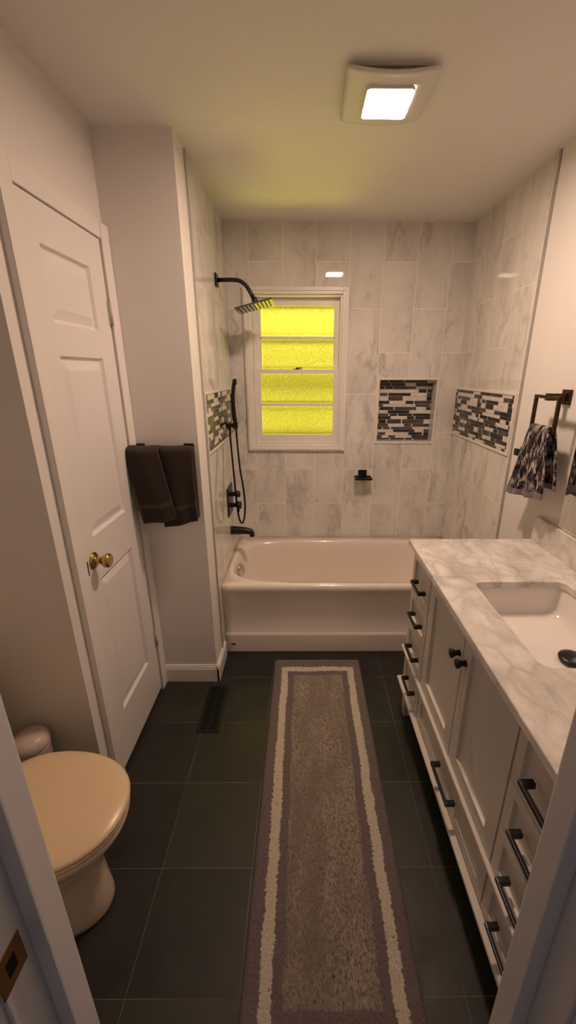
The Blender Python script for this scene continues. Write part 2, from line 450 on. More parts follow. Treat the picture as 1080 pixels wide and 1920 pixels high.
# niche in the window wall: pan, mosaic back, pencil trim
nd = .085
mb = MB()
for a in ((NX0-.001, NX0+.003, NZ0, NZ1), (NX1-.003, NX1+.001, NZ0, NZ1), (NX0, NX1, NZ0-.001, NZ0+.003), (NX0, NX1, NZ1-.003, NZ1+.001)):
    mb.box(a[0], a[1], -.003, nd+.004, a[2], a[3])
mb.box(NX0, NX1, nd, nd+.01, NZ0, NZ1)
niche = mb.build('shower_niche', M_tile_b, wb)
mb = MB()
mosaic(mb, lambda u, v, d: Vector((NX0+u, nd-d, NZ0+v)), NX1-NX0, NZ1-NZ0, NR, 0, NX1-NX0+.0001)
mb.build('mosaic_panel', MM, niche)
mb = MB()
for a in ((NX0-.012, NX0+.001, NZ0, NZ1), (NX1-.001, NX1+.012, NZ0, NZ1), (NX0-.012, NX1+.012, NZ0-.012, NZ0+.001), (NX0-.012, NX1+.012, NZ1-.001, NZ1+.012)):
    mb.box(a[0], a[1], -.006, 0, a[2], a[3], .002)
mb.build('niche_trim', M_trimtile, niche)
BZ0, BZ1, BY = 1.217, 1.487, -.783
for side, par in ((0, wlt), (1, wrt)):
    x = 0 if side == 0 else W; s = 1 if side == 0 else -1
    mb = MB(); rr = NR[2:16] if side else NR[5:19]
    mosaic(mb, lambda u, v, d: Vector((x+s*(d+.001), -.004-u, BZ0+v)), -BY-.004, BZ1-BZ0, rr, 0.02 if side else .03, .37, random.Random(5+side))
    mb.build('mosaic_band', MM, par)
    mb = MB()
    for (y0, y1, z0, z1) in ((BY, 0, BZ0-.013, BZ0), (BY, 0, BZ1, BZ1+.013), (BY-.014, BY, BZ0-.013, BZ1+.013)):
        mb.box(x, x+s*.007, y0, y1, z0, z1, .0025)
    mb.build('mosaic_border', M_trimtile, par)

# ------------------------------------------------------------------ window
def frame_boxes(mb, x0, x1, z0, z1, wl, wr, wbm, wt, y0, y1, bev=.002):
    mb.box(x0, x0+wl, y0, y1, z0, z1, bev); mb.box(x1-wr, x1, y0, y1, z0, z1, bev)
    mb.box(x0+wl, x1-wr, y0, y1, z0, z0+wbm, bev); mb.box(x0+wl, x1-wr, y0, y1, z1-wt, z1, bev)
mb = MB()
frame_boxes(mb, .092, .737, 1.085, 2.073, .040, .038, .040, .038, -.020, .0, .003)
frame_boxes(mb, .100, .729, 1.093, 2.065, .014, .014, .014, .014, -.026, -.018, .003)
frame_boxes(mb, WX0, WX1, WZ0, WZ1, .012, .012, .012, .012, 0, .12, .001)
win = struct(mb.build('window_1', M_trim))
# upper sash (set back) and lower sash (forward)
mb = MB(); frame_boxes(mb, .141, .688, 1.575, 2.022, .052, .035, .03, .042, .052, .085)
mb.box(.185, .66, .052, .085, 1.786, 1.803, .002)
us = mb.build('upper_sash', M_trim, win)
mb = MB(); frame_boxes(mb, .141, .688, 1.128, 1.605, .044, .032, .062, .026, .012, .046)
mb.box(.180, .66, .012, .046, 1.377, 1.394, .002)
ls = mb.build('lower_sash', M_trim, win)
for par, yy, (z0, z1) in ((us, .068, (1.803, 1.980)), (us, .068, (1.605, 1.786)), (ls, .030, (1.394, 1.579)), (ls, .030, (1.190, 1.377))):
    mb = MB(); mb.box(.183, .659, yy, yy+.005, z0-.004, z1+.004); pn = mb.build('pane', [M_clear, M_glass], par)
    for p in pn.data.polygons:
        if p.normal.y < -.9: p.material_index = 1
mb = MB(); mb.box(.395, .450, .014, .040, 1.605, 1.609, .001); mb.lathe((.422, .027, 1.608), (0, 0, 1), [(.011, 0), (.011, .007), (.006, .010), (0, .010)], 20)
mb.box(.420, .455, .022, .030, 1.612, 1.617, .002)
mb.build('sash_lock', M_bronze, ls)

# ------------------------------------------------------------------ tub
def tub():
    t = thing('bathtub', 'white alcove bathtub with a plain apron along the window wall', 'bathtub', (W/2, TY/2, 0))
    mb = MB(); Z = .457
    x0, x1, y0, y1 = .002, W-.002, TY, -.003
    K = 96
    def uv(k):
        a = 2*PI*k/K; c, q = math.cos(a), math.sin(a)
        return math.copysign(abs(c)**.5, c), math.copysign(abs(q)**.5, q)
    def R(ax, bx, ay, by, z):
        out = []
        for k in range(K):
            u, v = uv(k); m = max(abs(u), abs(v)); u /= m; v /= m
            out.append(Vector(((ax+bx)/2+u*(bx-ax)/2, (ay+by)/2+v*(by-ay)/2, z)))
        return out
    rings = [R(x0, x1, y0+.012, y1, z=.003), R(x0, x1, y0+.012, y1, z=.110), R(x0, x1, y0+.013, y1, z=.120), R(x0, x1, y0+.018, y1, z=.128),
             R(x0, x1, y0+.022, y1, z=.134), R(x0, x1, y0+.014, y1, z=.26), R(x0, x1, y0+.006, y1, z=.395), R(x0, x1, y0, y1, z=.415), R(x0, x1, y0-.002, y1, z=.428),
             R(x0, x1, y0-.001, y1, z=.441), R(x0, x1, y0+.005, y1, z=.451), R(x0, x1, y0+.016, y1, z=.4565), R(x0, x1, y0+.03, y1, z=Z)]
    # inner opening
    def I(dx0, dx1, dy0, dy1, z):
        return [Vector(((dx0+x1-dx1)/2+uv(k)[0]*(x1-dx1-dx0)/2, (dy0-dy1)/2+uv(k)[1]*(-dy1-dy0)/2, z)) for k in range(K)]
    rings += [I(.020, .022, -.703, .088, Z), I(.023, .026, -.698, .091, Z-.0015), I(.028, .032, -.692, .095, Z-.007), I(.033, .042, -.685, .100, Z-.022), I(.040, .075, -.677, .106, Z-.07), I(.052, .13, -.668, .112, Z-.14),
              I(.074, .21, -.650, .122, Z-.24), I(.100, .28, -.625, .138, Z-.31), I(.14, .34, -.590, .155, Z-.345), I(.20, .41, -.535, .20, Z-.357), I(.30, .50, -.46, .27, Z-.36)]
    mb.ring_loft(rings, cap0=False, cap1=True)
    mb.build('tub_shell', M_tub, t)
    mb = MB(); mb.lathe((.056, -.395, .385), (1, -.34, .20), [(.041, 0), (.041, .006), (.037, .011), (.018, .014), (0, .014)], 36)
    mb.lathe((.068, -.399, .388), (1, -.34, .20), [(.005, 0), (.005, .003), (0, .003)], 12)
    mb.build('overflow_cover', M_chrome, t)
    mb = MB(); mb.lathe((.33, -.36, .096), (0, 0, 1), [(.03, 0), (.03, .006), (.02, .009), (0, .009)], 28)
    mb.build('drain', M_chrome, t)
    mb = MB(); mb.box(.030, .060, TY+.0105, TY+.0125, .052, .060, .001); mb.build('apron_mark', M_bronze, t)
tub()

# ------------------------------------------------------------------ shower fittings on the left tile wall
def arc(p0, p1, p2, n=10):
    p0, p1, p2 = map(Vector, (p0, p1, p2))
    return [p0*(1-t)**2+p1*2*t*(1-t)+p2*t*t for t in [i/n for i in range(n+1)]]
FYY = -.335
t = thing('rain_shower', 'square black rain shower head on a bent wall arm, in front of the window', 'shower head', (0, FYY, 2.045))
mb = MB(); mb.box(0, .010, FYY-.030, FYY+.030, 2.015, 2.075, .003); mb.build('flange', M_black, t)
mb = MB(); mb.tube([(0.004, FYY, 2.045), (.08, FYY, 2.047)]+arc((.10, FYY, 2.046), (.150, FYY, 2.046), (.180, FYY, 1.988))+[(.203, FYY, 1.945)], .0105, 16)
mb.build('arm', M_black, t)
mb = MB(); mb.lathe((.195, FYY, 1.963), (.42, 0, -.90), [(.010, 0), (.014, .004), (.015, .022), (.010, .030), (.017, .033), (.017, .040)], 20); mb.build('ball_joint', M_black, t)
Mh = Matrix.Translation((.203, FYY, 1.922)) @ Matrix.Rotation(math.radians(-14), 4, 'Y')
mb = MB(); mb.box(-.10, .10, -.10, .10, -.004, .005, .002, M=Mh)
hd = mb.build('head_plate', mat('polished_black_steel', (.20, .20, .20), .12, .9), t)
mb = MB()
for k in range(9):
    xx = -.08+.02*k
    mb.box(xx-.0028, xx+.0028, -.09, .09, -.0075, -.0035, .0008, M=Mh)
mb.build('nozzle_rows', mat('black_rubber', (.008, .008, .008), .7), hd)

t = thing('hand_shower', 'slim black hand shower on a wall bracket with a looped hose', 'hand shower', (0, -.30, 1.26))
HY = -.30
mb = MB(); mb.box(0, .008, HY-.022, HY+.022, 1.268, 1.312, .002); mb.box(.006, .062, HY-.012, HY+.012, 1.278, 1.302, .003)
mb.box(.045, .072, HY-.014, HY+.014, 1.272, 1.308, .003); mb.tube([(.022, HY, 1.282), (.022, HY, 1.262)], .0095, 14); mb.build('bracket', M_black, t)
mb = MB()
pts = [Vector((.060, HY, 1.268)), Vector((.059, HY, 1.300)), Vector((.054, HY, 1.34)), Vector((.050, HY, 1.40)), Vector((.050, HY, 1.45)), Vector((.057, HY-.002, 1.50)), Vector((.066, HY-.004, 1.545))]
mb.tube(pts, .011, 14, radii=[.009, .011, .0125, .013, .0125, .0115, .011])
mb.box(.060, .078, HY-.017, HY+.010, 1.52, 1.552, .004); mb.build('handle', M_black, t)
mb = MB()
hz = [(.022, HY, 1.268), (.025, HY, 1.15), (.032, HY-.005, 1.0), (.038, HY-.01, .86), (.046, HY-.01, .745), (.054, HY-.01, .695), (.064, HY-.01, .675), (.075, HY-.01, .680), (.086, HY-.01, .72), (.092, HY-.005, .80), (.086, HY, .90), (.072, HY, 1.02), (.064, HY, 1.15), (.060, HY, 1.27)]
def smoothpts(P, n=5):
    P = [Vector(p) for p in P]; out = []
    for i in range(len(P)-1):
        a, b, c, d = P[max(i-1, 0)], P[i], P[i+1], P[min(i+2, len(P)-1)]
        for k in range(n):
            u = k/n
            out.append(.5*((2*b)+(c-a)*u+(2*a-5*b+4*c-d)*u*u+(3*b-a-3*c+d)*u**3))
    return out+[P[-1]]
mb.tube(smoothpts(hz), .0058, 10); mb.build('hose', M_black, t)
t = thing('shower_valve', 'tall black shower valve plate with two knobs above the tub spout', 'shower valve', (0, -.32, .85))
VY = -.325
mb = MB(); mb.box(0, .008, VY-.082, VY+.082, .745, .925, .004); mb.build('valve_plate', M_black, t)
for z, rr, ll in ((.872, .020, .062), (.800, .024, .066)):
    mb = MB(); mb.lathe((.006, VY, z), (1, 0, 0), [(.016, 0), (.014, .012), (.013, ll*.5), (rr, ll*.55), (rr, ll-.002), (rr-.003, ll), (0, ll)], 24)
    if z < .85: mb.box(.045, .060, VY-.004, VY+.004, z-.045, z, .002)
    mb.build('knob', M_black, t)
mb = MB(); sy = -.33
prof = []
for x, zc, hw, hh in ((0, .632, .027, .028), (.012, .632, .027, .028), (.05, .631, .025, .026), (.09, .629, .024, .023), (.115, .626, .023, .021), (.132, .620, .022, .018), (.143, .610, .020, .014), (.147, .602, .016, .010)):
    prof.append([Vector((x, sy+hw*math.cos(a), zc+hh*math.sin(a))) for a in [2*PI*k/20 for k in range(20)]])
mb.ring_loft(prof)
mb.lathe((.130, sy, .618), (0, 0, -1), [(.016, 0), (.015, .028), (.011, .028), (.011, .02), (0, .02)], 20)
sp = tag(mb.build('tub_spout', M_black, None, (0, sy, .60)), 'black tub spout on the left tile wall below the shower valve', 'tub spout')

# soap dish on the window wall
t = thing('soap_dish', 'small black soap dish fixed to the window wall', 'soap dish', (.868, 0, .90))
mb = MB(); mb.box(.840, .898, -.012, 0, .905, .952, .002); mb.box(.846, .892, -.020, -.010, .905, .930, .002); mb.build('mount', M_black, t)
mb = MB(); mb.box(.812, .925, -.098, -.010, .900, .905, .0015)
for a in ((.812, .816, -.098, -.010), (.921, .925, -.098, -.010), (.812, .925, -.098, -.094), (.812, .925, -.014, -.010)): mb.box(*a, .904, .913, .001)
for k in range(5): mb.box(.83+.018*k, .838+.018*k, -.090, -.020, .905, .907, .0008)
mb.build('tray', M_black, t)

# ------------------------------------------------------------------ ceiling fan light
t = thing('ceiling_fan_light', 'square white ceiling fan cover with a glowing square light', 'ceiling light', (.715, -1.165, H))
px0, px1, py0, py1 = .585, .845, -1.295, -1.035
mb = MB(); mb.box(px0+.022, px1-.022, py0+.014, py1-.018, H-.006, H+.001, .001); mb.build('housing', M_bin, t)
mb = MB(); n = 20; bm = mb.bm
lx0, lx1, ly0, ly1 = .653, .788, -1.234, -1.089
def cz(x, y):
    u = (x-(px0+px1)/2)/.13; v = (y-(py0+py1)/2)/.13
    return H-.017-.012*(1-u*u)
rings = []
for side, off in ((0, 0.0), (1, .008)):
    pass
g = {}
xs = [px0+(px1-px0)*i/n for i in range(n+1)]; ys = [py0+(py1-py0)*i/n for i in range(n+1)]
for i, x in enumerate(xs):
    for j, y in enumerate(ys): g[i, j] = bm.verts.new((x, y, cz(x, y)))
for i in range(n):
    for j in range(n): f = bm.faces.new((g[i, j], g[i+1, j], g[i+1, j+1], g[i, j+1])); f.smooth = True
res = bmesh.ops.extrude_face_region(bm, geom=bm.faces[:])
for v in [e for e in res['geom'] if isinstance(e, bmesh.types.BMVert)]: v.co.z += .007
cov = mb.build('cover', M_plastic, t)
mb = MB(); z = cz(.715, -1.17)-.0055
for k, (e, dz) in enumerate(((0, 0),)):
    mb.ring_loft([rrect(lx0-.004, lx1+.004, ly0-.004, ly1+.004, (.014,)*4, z+.009), rrect(lx0-.004, lx1+.004, ly0-.004, ly1+.004, (.014,)*4, z-.0012), rrect(lx0, lx1, ly0, ly1, (.010,)*4, z-.0012)], False, False, smooth=False)
mb.mi = 1
mb.ring_loft([rrect(lx0, lx1, ly0, ly1, (.010,)*4, z-.0020), rrect(lx0+.001, lx1-.001, ly0+.001, ly1-.001, (.010,)*4, z-.0020)], False, True, smooth=False)
# rounded square lens
lens = mb.build('lens', [M_plastic, M_lamp], t)

# ------------------------------------------------------------------ linen closet door (door_1) and casings
def door():
    T = .035; x1 = LX+.013; x0 = x1-T; y0, y1 = -1.502, -1.027; z0, z1 = .022, 2.046
    mb = MB()
    panels = [(1.728, 1.935), (1.035, 1.635), (.26, .868)]
    px0, px1 = y0+.085, y1-.105
    mb.panel(y0, y1, z0, z1, [(px0, px1, a, b) for a, b in panels], lambda a, b, c, d: (x0, x1, a, b, c, d))
    for a, b in panels:
        # sloped bevel down into the field, raised flat centre
        o = [(px0, a), (px1, a), (px1, b), (px0, b)]
        def ins(k): return [(px0+k, a+k), (px1-k, a+k), (px1-k, b-k), (px0+k, b-k)]
        steps = [(0, 0), (.007, .011), (.012, .0125), (.042, .003), (.044, .003)]
        rings = [[Vector((x1-d, y, z)) for y, z in ins(k)] for k, d in steps]
        mb.ring_loft(rings, cap0=False, cap1=True, smooth=False)
    ob = struct(mb.build('door_1', M_door, None, (x0, y1, 0)))
    # knob with rose
    kz, ky = .953, -1.440
    mb = MB(); mb.lathe((x1-.001, ky, kz), (1, 0, 0), [(.031, 0), (.031, .003), (.027, .008), (.016, .011), (.013, .014), (.011, .022), (.0115, .028), (.019, .036), (.0255, .046), (.026, .053), (.023, .060), (.019, .062), (.012, .0605), (0, .0605)], 36)
    kn = mb.build('door_knob', M_brass, ob)
    mb = MB(); mb.box(x1-.012, x1+.0014, y0+.017, y0+.022, kz-.038, kz+.014, .0004); mb.build('latch_plate', M_bronze, ob)
    for hz in (1.80, 1.05, .325):
        mb = MB(); mb.tube([(x1+.006, y1+.003, hz-.042), (x1+.006, y1+.002, hz+.042)], .0065, 12)
        mb.box(x1-.001, x1+.0035, y1-.009, y1+.004, hz-.040, hz+.040, .0005)
        for q in (-.047, .047): mb.tube([(x1+.006, y1+.002, hz+q-.004), (x1+.006, y1+.002, hz+q+.004)], .0040, 10)
        mb.build('hinge', M_hinge, ob)
door()
# casing around the linen door: flat boards with a raised back band
mb = MB()
def casing(y0, y1, z0, z1, side):
    mb.box(LX, LX+.022, y0, y1, z0, z1, .004)
casing(-1.558, DY0+.002, 0, DZ+.05, 0); casing(DY1+.002, CY-.001, 0, DZ+.05, 1)
mb.box(LX, LX+.0218, DY0+.002, DY1-.002, DZ-.006, DZ+.05, .003)
mb.box(LX-.10, LX+.0, DY0-.001, DY0+.003, 0, DZ); mb.box(LX-.10, LX+.0, DY1-.003, DY1+.001, 0, DZ); mb.box(LX-.10, LX, DY0, DY1, DZ-.006, DZ+.001)
mb.box(LX-.048, LX-.040, DY0+.003, DY1-.003, .0, DZ-.006)
struct(mb.build('trim_3', M_trim))
mb = MB(); mb.box(LX-.09, LX-.003, DY0+.003, DY1-.003, .0005, .010, .002); struct(mb.build('door_gap_shade', M_dark))  # near-black slab: the shade under the door put into its colour
mb = MB(); mb.box(LX-.001, LX+.009, AY-.001, -1.559, 0, .10, .002)
struct(mb.build('baseboard_linen', M_trim))

# entry door frame around the camera's doorway
mb = MB()
for s, xs_, xj, xo in ((1, .110, .086, EX0), (-1, .790, .814, EX1)):
    mb.box(xo, xj, FY-.093, FY+.001, 0, EZ, .002)
    mb.box(xj, xs_, FY-.041, FY+.001, 0, EZ-.02, .003)
mb.box(EX0, EX1, FY-.093, FY+.001, EZ-.021, EZ, .001)
mb.box(.11, .79, FY-.041, FY, EZ-.045, EZ-.021, .003)
for a, b in ((EX0-.065, .080), (.820, EX1+.065)):
    mb.box(a, b, FY-.112, FY-.0925, 0, EZ+.06, .005)
mb.box(.080, .820, FY-.112, FY-.0925, EZ-.015, EZ+.06, .005)
for a, b in ((EX0-.055, EX0+.016), (EX1-.016, EX1+.040)):
    mb.box(a, b, FY, FY+.014, 0, EZ+.05, .003)
ef = struct(mb.build('trim_5', M_jamb))
mb = MB(); mb.box(.0855, .0878, -2.476, -2.432, .835, .895, .0008); mb.mi = 1; mb.box(.0870, .0881, -2.462, -2.446, .852, .880, .0002)
mb.build('strike_plate', [M_abrass, M_dark], ef)

# ------------------------------------------------------------------ floor register
t = thing('floor_vent', 'black metal floor vent grille set in the dark tiles before the closet block', 'floor vent', (.015, -1.148, 0))
vx0, vx1, vy0, vy1 = -.038, .067, -1.297, -1.000
mb = MB(); mb.panel(vx0, vx1, vy0, vy1, [(vx0+.016, vx1-.016, vy0+.016, vy1-.016)], lambda a, b, c, d: (a, b, c, d, 0, .004)); mb.build('frame', M_black, t)
mb = MB()
k = vy0+.020
while k < vy1-.02: mb.box(vx0+.016, vx1-.016, k, k+.004, .0005, .0038); k += .010
mb.box((vx0+vx1)/2-.004, (vx0+vx1)/2+.004, vy0+.016, vy1-.016, .0005, .004)
mb.build('louvers', M_black, t)
mb = MB(); mb.box(vx0+.016, vx1-.016, vy0+.016, vy1-.016, .0001, .0004); mb.build('duct_opening', M_dark, t)

# ------------------------------------------------------------------ rug
def rug():
    x0, x1, y0, y1 = .297, .783, -2.324, -.800
    bm = bmesh.new(); nx, ny = 150, 420; g = {}
    for i in range(nx+1):
        for j in range(ny+1):
            x = x0+(x1-x0)*i/nx; y = y0+(y1-y0)*j/ny
            e = min(i, nx-i, 4)/4*min(j, ny-j, 4)/4
            nz = noise.noise(Vector((x*120, y*120, 0)))*.003+noise.noise(Vector((x*35, y*22, 3)))*.0025
            ex = noise.noise(Vector((y*40, 0, 1)))*.002 if i in (0, nx) else 0
            ey = noise.noise(Vector((x*40, 0, 5)))*.002 if j in (0, ny) else 0
            g[i, j] = bm.verts.new((x+ex, y+ey, .004+e**.5*(.014+nz)))
    for i in range(nx):
        for j in range(ny):
            f = bm.faces.new((g[i, j], g[i+1, j], g[i+1, j+1], g[i, j+1])); f.smooth = True
    be = [e for e in bm.edges if len(e.link_faces) == 1]
    r = bmesh.ops.extrude_edge_only(bm, edges=be)
    for v in [a for a in r['geom'] if isinstance(a, bmesh.types.BMVert)]: v.co.z = .0005
    bmesh.ops.contextual_create(bm, geom=[e for e in bm.edges if len(e.link_faces) == 1])
    c = Vector(((x0+x1)/2, (y0+y1)/2, 0))
    for v in bm.verts: v.co -= c
    me = bpy.data.meshes.new('bath_rug'); bm.to_mesh(me); bm.free(); me.materials.append(M_rug)
    o = bpy.data.objects.new('bath_rug', me); COL.objects.link(o); o.location = c
    tag(o, 'long mauve grey shag bath runner with a cream border stripe on the dark floor', 'rug')
rug()

# ------------------------------------------------------------------ vanity
def vanity():
    XF = .940; y0, y1 = -2.315, -1.168; XB = W+.002
    t = thing('vanity_cabinet', 'pale painted double door vanity with black pulls along the right wall', 'vanity cabinet', ((XF+XB)/2, (y0+y1)/2, 0))
    mb = MB(); mb.box(XF+.018, XB-.016, y0+.001, y0+.019, .165, .892, .001); mb.box(XF+.018, XB, y1-.019, y1-.001, .165, .892, .001); mb.box(XB-.030, XB-.018, y0+.019, y1-.019, .165, .892)
    mb.box(XF+.030, XB-.030, y0+.019, y1-.019, .165, .183); mb.box(XF+.019, XF+.030, y0+.019, y1-.019, .165, .892)
    mb.panel(y0, y1, .165, .892, [(-1.413, -1.180, .212, .880), (-2.059, -1.420, .212, .880), (-2.300, -2.064, .212, .880)], lambda a, b, c, d: (XF+.001, XF+.019, a, b, c, d))
    mb.build('carcass', M_vanity, t)
    # moulded ledges running along the front and round the end
    for z, nm, xo in ((.383, 'middle_moulding', .016), (.198, 'base_moulding', .022)):
        mb = MB(); mb.box(XF-xo, XF+.010, y0-.012, y1+xo, z-.013, z, .005, 3)
        mb.box(XF+.010, XB, y1-.001, y1+xo, z-.013, z, .005, 3)
        if z < .3: mb.box(XF-.010, XF+.010, y0-.006, y1+.010, .150, z-.012, .003); mb.box(XF+.010, XB, y1-.001, y1+.010, .150, z-.012, .003)
        mb.build(nm, M_vanity, t)
    for fx, fy in ((XF+.004, y1-.045), (XF+.004, y0), (XB-.05, y1-.045), (XB-.068, y0)):
        mb = MB()
        R = lambda k, z: [Vector((fx+k, fy+k, z)), Vector((fx+.045-k, fy+k, z)), Vector((fx+.045-k, fy+.045-k, z)), Vector((fx+k, fy+.045-k, z))]
        mb.ring_loft([R(.007, .001), R(.007, .012), R(0, .155), R(0, .165)], smooth=False); mb.build('foot', M_vanity, t)
    def shaker(a, b, c, d, rail):
        mb = MB(); gp = .0015; a += gp; b -= gp; c += gp; d -= gp
        mb.panel(a, b, c, d, [(a+rail, b-rail, c+rail, d-rail)], lambda p, q, r, s: (XF-.004, XF+.018, p, q, r, s))
        i = .0
        # slope into the recessed field
        def ring(k, x): return [Vector((x, a+rail+k, c+rail+k)), Vector((x, b-rail-k, c+rail+k)), Vector((x, b-rail-k, d-rail-k)), Vector((x, a+rail+k, d-rail-k))]
        mb.ring_loft([ring(0, XF-.004), ring(.0012, XF+.003), ring(.004, XF+.006), ring(.005, XF+.006)], cap0=False, smooth=False)
        return mb
    def pull(cy, cz_, L, par):
        mb = MB(); x = XF-.004
        for s in (-1, 1): mb.box(x-.030, x, cy+s*L/2-.007, cy+s*L/2+.007, cz_-.007, cz_+.007, .0015)
        mb.box(x-.032, x-.024, cy-L/2-.008, cy+L/2+.008, cz_-.006, cz_+.006, .0015)
        mb.build('pull', M_black, par)
    rows = [(.697, .880, .772), (.542, .695, .620), (.386, .540, .458), (.212, .364, .285)]
    for c0, c1, hc in ((-1.413, -1.180, -1.315), (-2.300, -2.064, -2.190)):
        for (a, b, hz_) in rows:
            d = shaker(c0, c1, a, b, .030).build('drawer', M_vanity, t); pull(hc, hz_, .096, d)
    d = shaker(-2.059, -1.420, .212, .364, .035).build('drawer', M_vanity, t); pull(-1.768, .288, .138, d)
    for c0, c1, ky in ((-1.745, -1.420, -1.722), (-2.059, -1.747, -1.770)):
        d = shaker(c0, c1, .386, .880, .050).build('door', M_vanity, t)
        mb = MB(); mb.lathe((XF-.004, ky, .775), (-1, 0, 0), [(.011, 0), (.0078, .008), (.0078, .012), (.0142, .024), (.0148, .028), (.0125, .030), (0, .030)], 24)
        mb.build('knob', M_black, d)
    mb = MB(); mb.box(XF+.06, XB-.035, y0+.05, y1-.05, .158, .164); mb.build('bottom_board', M_vin, t)
    # the cabinet stands very slightly out of square with the wall
    a = math.radians(.75); c = Vector((XF, y1, 0)); Rz = Matrix.Rotation(a, 4, 'Z')
    t.location = c + Rz @ (t.location - c); t.rotation_euler = (0, 0, a)
    return t
vanity()

# counter with a rounded rectangular cut-out
def counter():
    t = thing('vanity_countertop', 'white and grey marble countertop with backsplash on the vanity', 'countertop', (1.187, -1.765, .893))
    X0, X1, Y0, Y1 = .915, W+.003, -2.345, -1.150; z0, z1 = .893, CT
    hx0, hx1, hy0, hy1 = 1.043, 1.352, -1.957, -1.530
    def outer(e, z): return [Vector((x, y, z)) for x, y in ox(e)]
    n = 8
    inner = rrect(hx0, hx1, hy0, hy1, (.03,)*4, 0, n)
    # outer ring points matched by angle to the inner ring (corner fans)
    def ox(e):
        pts = []
        cs = [(X1-e, Y1-e), (X0+e, Y1-e), (X0+e, Y0+e), (X1-e, Y0+e)]
        for i, c in enumerate(cs):
            for k in range(n+1):
                q = inner[i*(n+1)+k]
                f = k/n
                # project along the sides so no quad is degenerate
                a = [(X1-e, q.y), (q.x, Y1-e), (X0+e, q.y), (q.x, Y0+e)]
                if k == n//2: pts.append(c)
                elif k < n//2: pts.append(a[i])
                else: pts.append(a[(i+1) % 4])
        return pts
    def inn(e, z):
        return [Vector((p.x, p.y, z)) for p in rrect(hx0-e, hx1+e, hy0-e, hy1+e, (.03+e,)*4, 0, n)]
    mb = MB()
    mb.ring_loft([inn(0, z0), inn(0, z1-.0015), inn(.0015, z1), outer(.002, z1), outer(0, z1-.002), outer(0, z0), inn(0, z0)], False, False, smooth=False)
    mb.build('slab', M_counter, t)
    mb = MB(); mb.box(1.439, W+.004, Y0, Y1, z1+.0003, 1.020, .0015); mb.build('backsplash', M_counter, t)
    # undermount basin
    s = thing('sink', 'white rectangular undermount sink set in the marble countertop', 'sink', (1.197, -1.745, .76))
    def R(k, z, r, kx=0): return rrect(hx0+k-kx, hx1-k, hy0+k, hy1-k, (r,)*4, z, n)
    mb = MB()
    mb.ring_loft([R(-.02, z0-.001, .035), R(-.006, z0-.001, .034), R(-.004, z0-.006, .034), R(.003, z0-.045, .04), R(.008, z0-.072, .045), R(.017, z0-.088, .05), R(.034, z0-.097, .05), R(.07, z0-.101, .04), R(.11, z0-.1025, .03), R(.148, z0-.1035, .003)], False, True)
    mb.build('basin', M_sink, s)
    # outer body of the basin
    mb = MB(); mb.ring_loft([R(-.02, z0-.002, .035), R(-.012, z0-.03, .04), R(-.003, z0-.09, .05), R(.05, z0-.125, .05)], False, True); mb.build('basin_shell', M_sink, s)
    mb = MB(); o = (1.250, -1.782, z0-.1040)
    mb.lathe(o, (0, 0, 1), [(.022, 0), (.023, .002), (.012, .003), (.012, .014)], 36)
    mb.lathe((o[0], o[1], o[2]+.013), (0, 0, 1), [(.032, -.006), (.038, -.004), (.039, 0), (.0375, .003), (.025, .0065), (0, .008)], 40)
    mb.build('drain_stopper', M_black, s)
counter()

# mirror resting above the backsplash
t = thing('vanity_mirror', 'frameless wall mirror above the vanity backsplash', 'mirror', (W, -1.78, 1.022))
mb = MB(); mb.box(W-.004, W+.0035, -2.28, -1.286, 1.0225, 1.95, .0005); mb.build('backing', M_bin, t)
mb = MB(); mb.box(W-.0055, W-.0042, -2.278, -1.288, 1.024, 1.948, .0004); mb.build('mirror_glass', mat('mirror_silver', (.92, .92, .91), .01, 1.0), t)

# ------------------------------------------------------------------ towel ring and its hand towel
RX = 1.3865
t = thing('towel_ring', 'square dark bronze towel ring on the right wall beside the mirror', 'towel ring', (W, -1.16, 1.50))
mb = MB(); mb.box(W-.006, W+.004, -1.195, -1.143, 1.475, 1.530, .002); mb.box(RX-.004, W, -1.182, -1.156, 1.490, 1.516, .002); mb.build('mount', M_bronze, t)
mb = MB(); b = .006
for a in ((-1.252, -1.086, 1.497, 1.509), (-1.252, -1.086, 1.375, 1.387)): mb.box(RX-b, RX+b, a[0], a[1], a[2], a[3], .001)
for a in ((-1.252, -1.240), (-1.098, -1.086)): mb.box(RX-b, RX+b, a[0], a[1], 1.387, 1.497, .001)
mb.build('ring', M_bronze, t)

def drape(name, barx, half, axis_pts, thick, matr, parent=None, origin=None, uvs=True, mats=None, hem=None, nv=70, nu=40):
    """axis_pts(u, v) -> Vector, u in 0..1 across, v in 0..1 along the cloth, front hem -> bar -> back hem"""
    bm = bmesh.new(); uvl = bm.loops.layers.uv.new('UVMap'); g = {}
    for i in range(nu+1):
        for j in range(nv+1): g[i, j] = bm.verts.new(axis_pts(i/nu, j/nv))
    for i in range(nu):
        for j in range(nv):
            f = bm.faces.new((g[i, j], g[i+1, j], g[i+1, j+1], g[i, j+1])); f.smooth = True
            vv = (j+.5)/nv
            if hem: f.material_index = hem(vv)
            for l, (a, c) in zip(f.loops, ((i, j), (i+1, j), (i+1, j+1), (i, j+1))): l[uvl].uv = (a/nu, c/nv*3)
    o0 = Vector(origin)
    for v in bm.verts: v.co -= o0
    me = bpy.data.meshes.new(name); bm.to_mesh(me); bm.free()
    for m in mats: me.materials.append(m)
    o = bpy.data.objects.new(name, me); COL.objects.link(o); o.location = o0
    md = o.modifiers.new('thickness', 'SOLIDIFY'); md.thickness = thick; md.offset = 0
    md2 = o.modifiers.new('soft', 'SUBSURF'); md2.levels = 1; md2.render_levels = 1
    return o
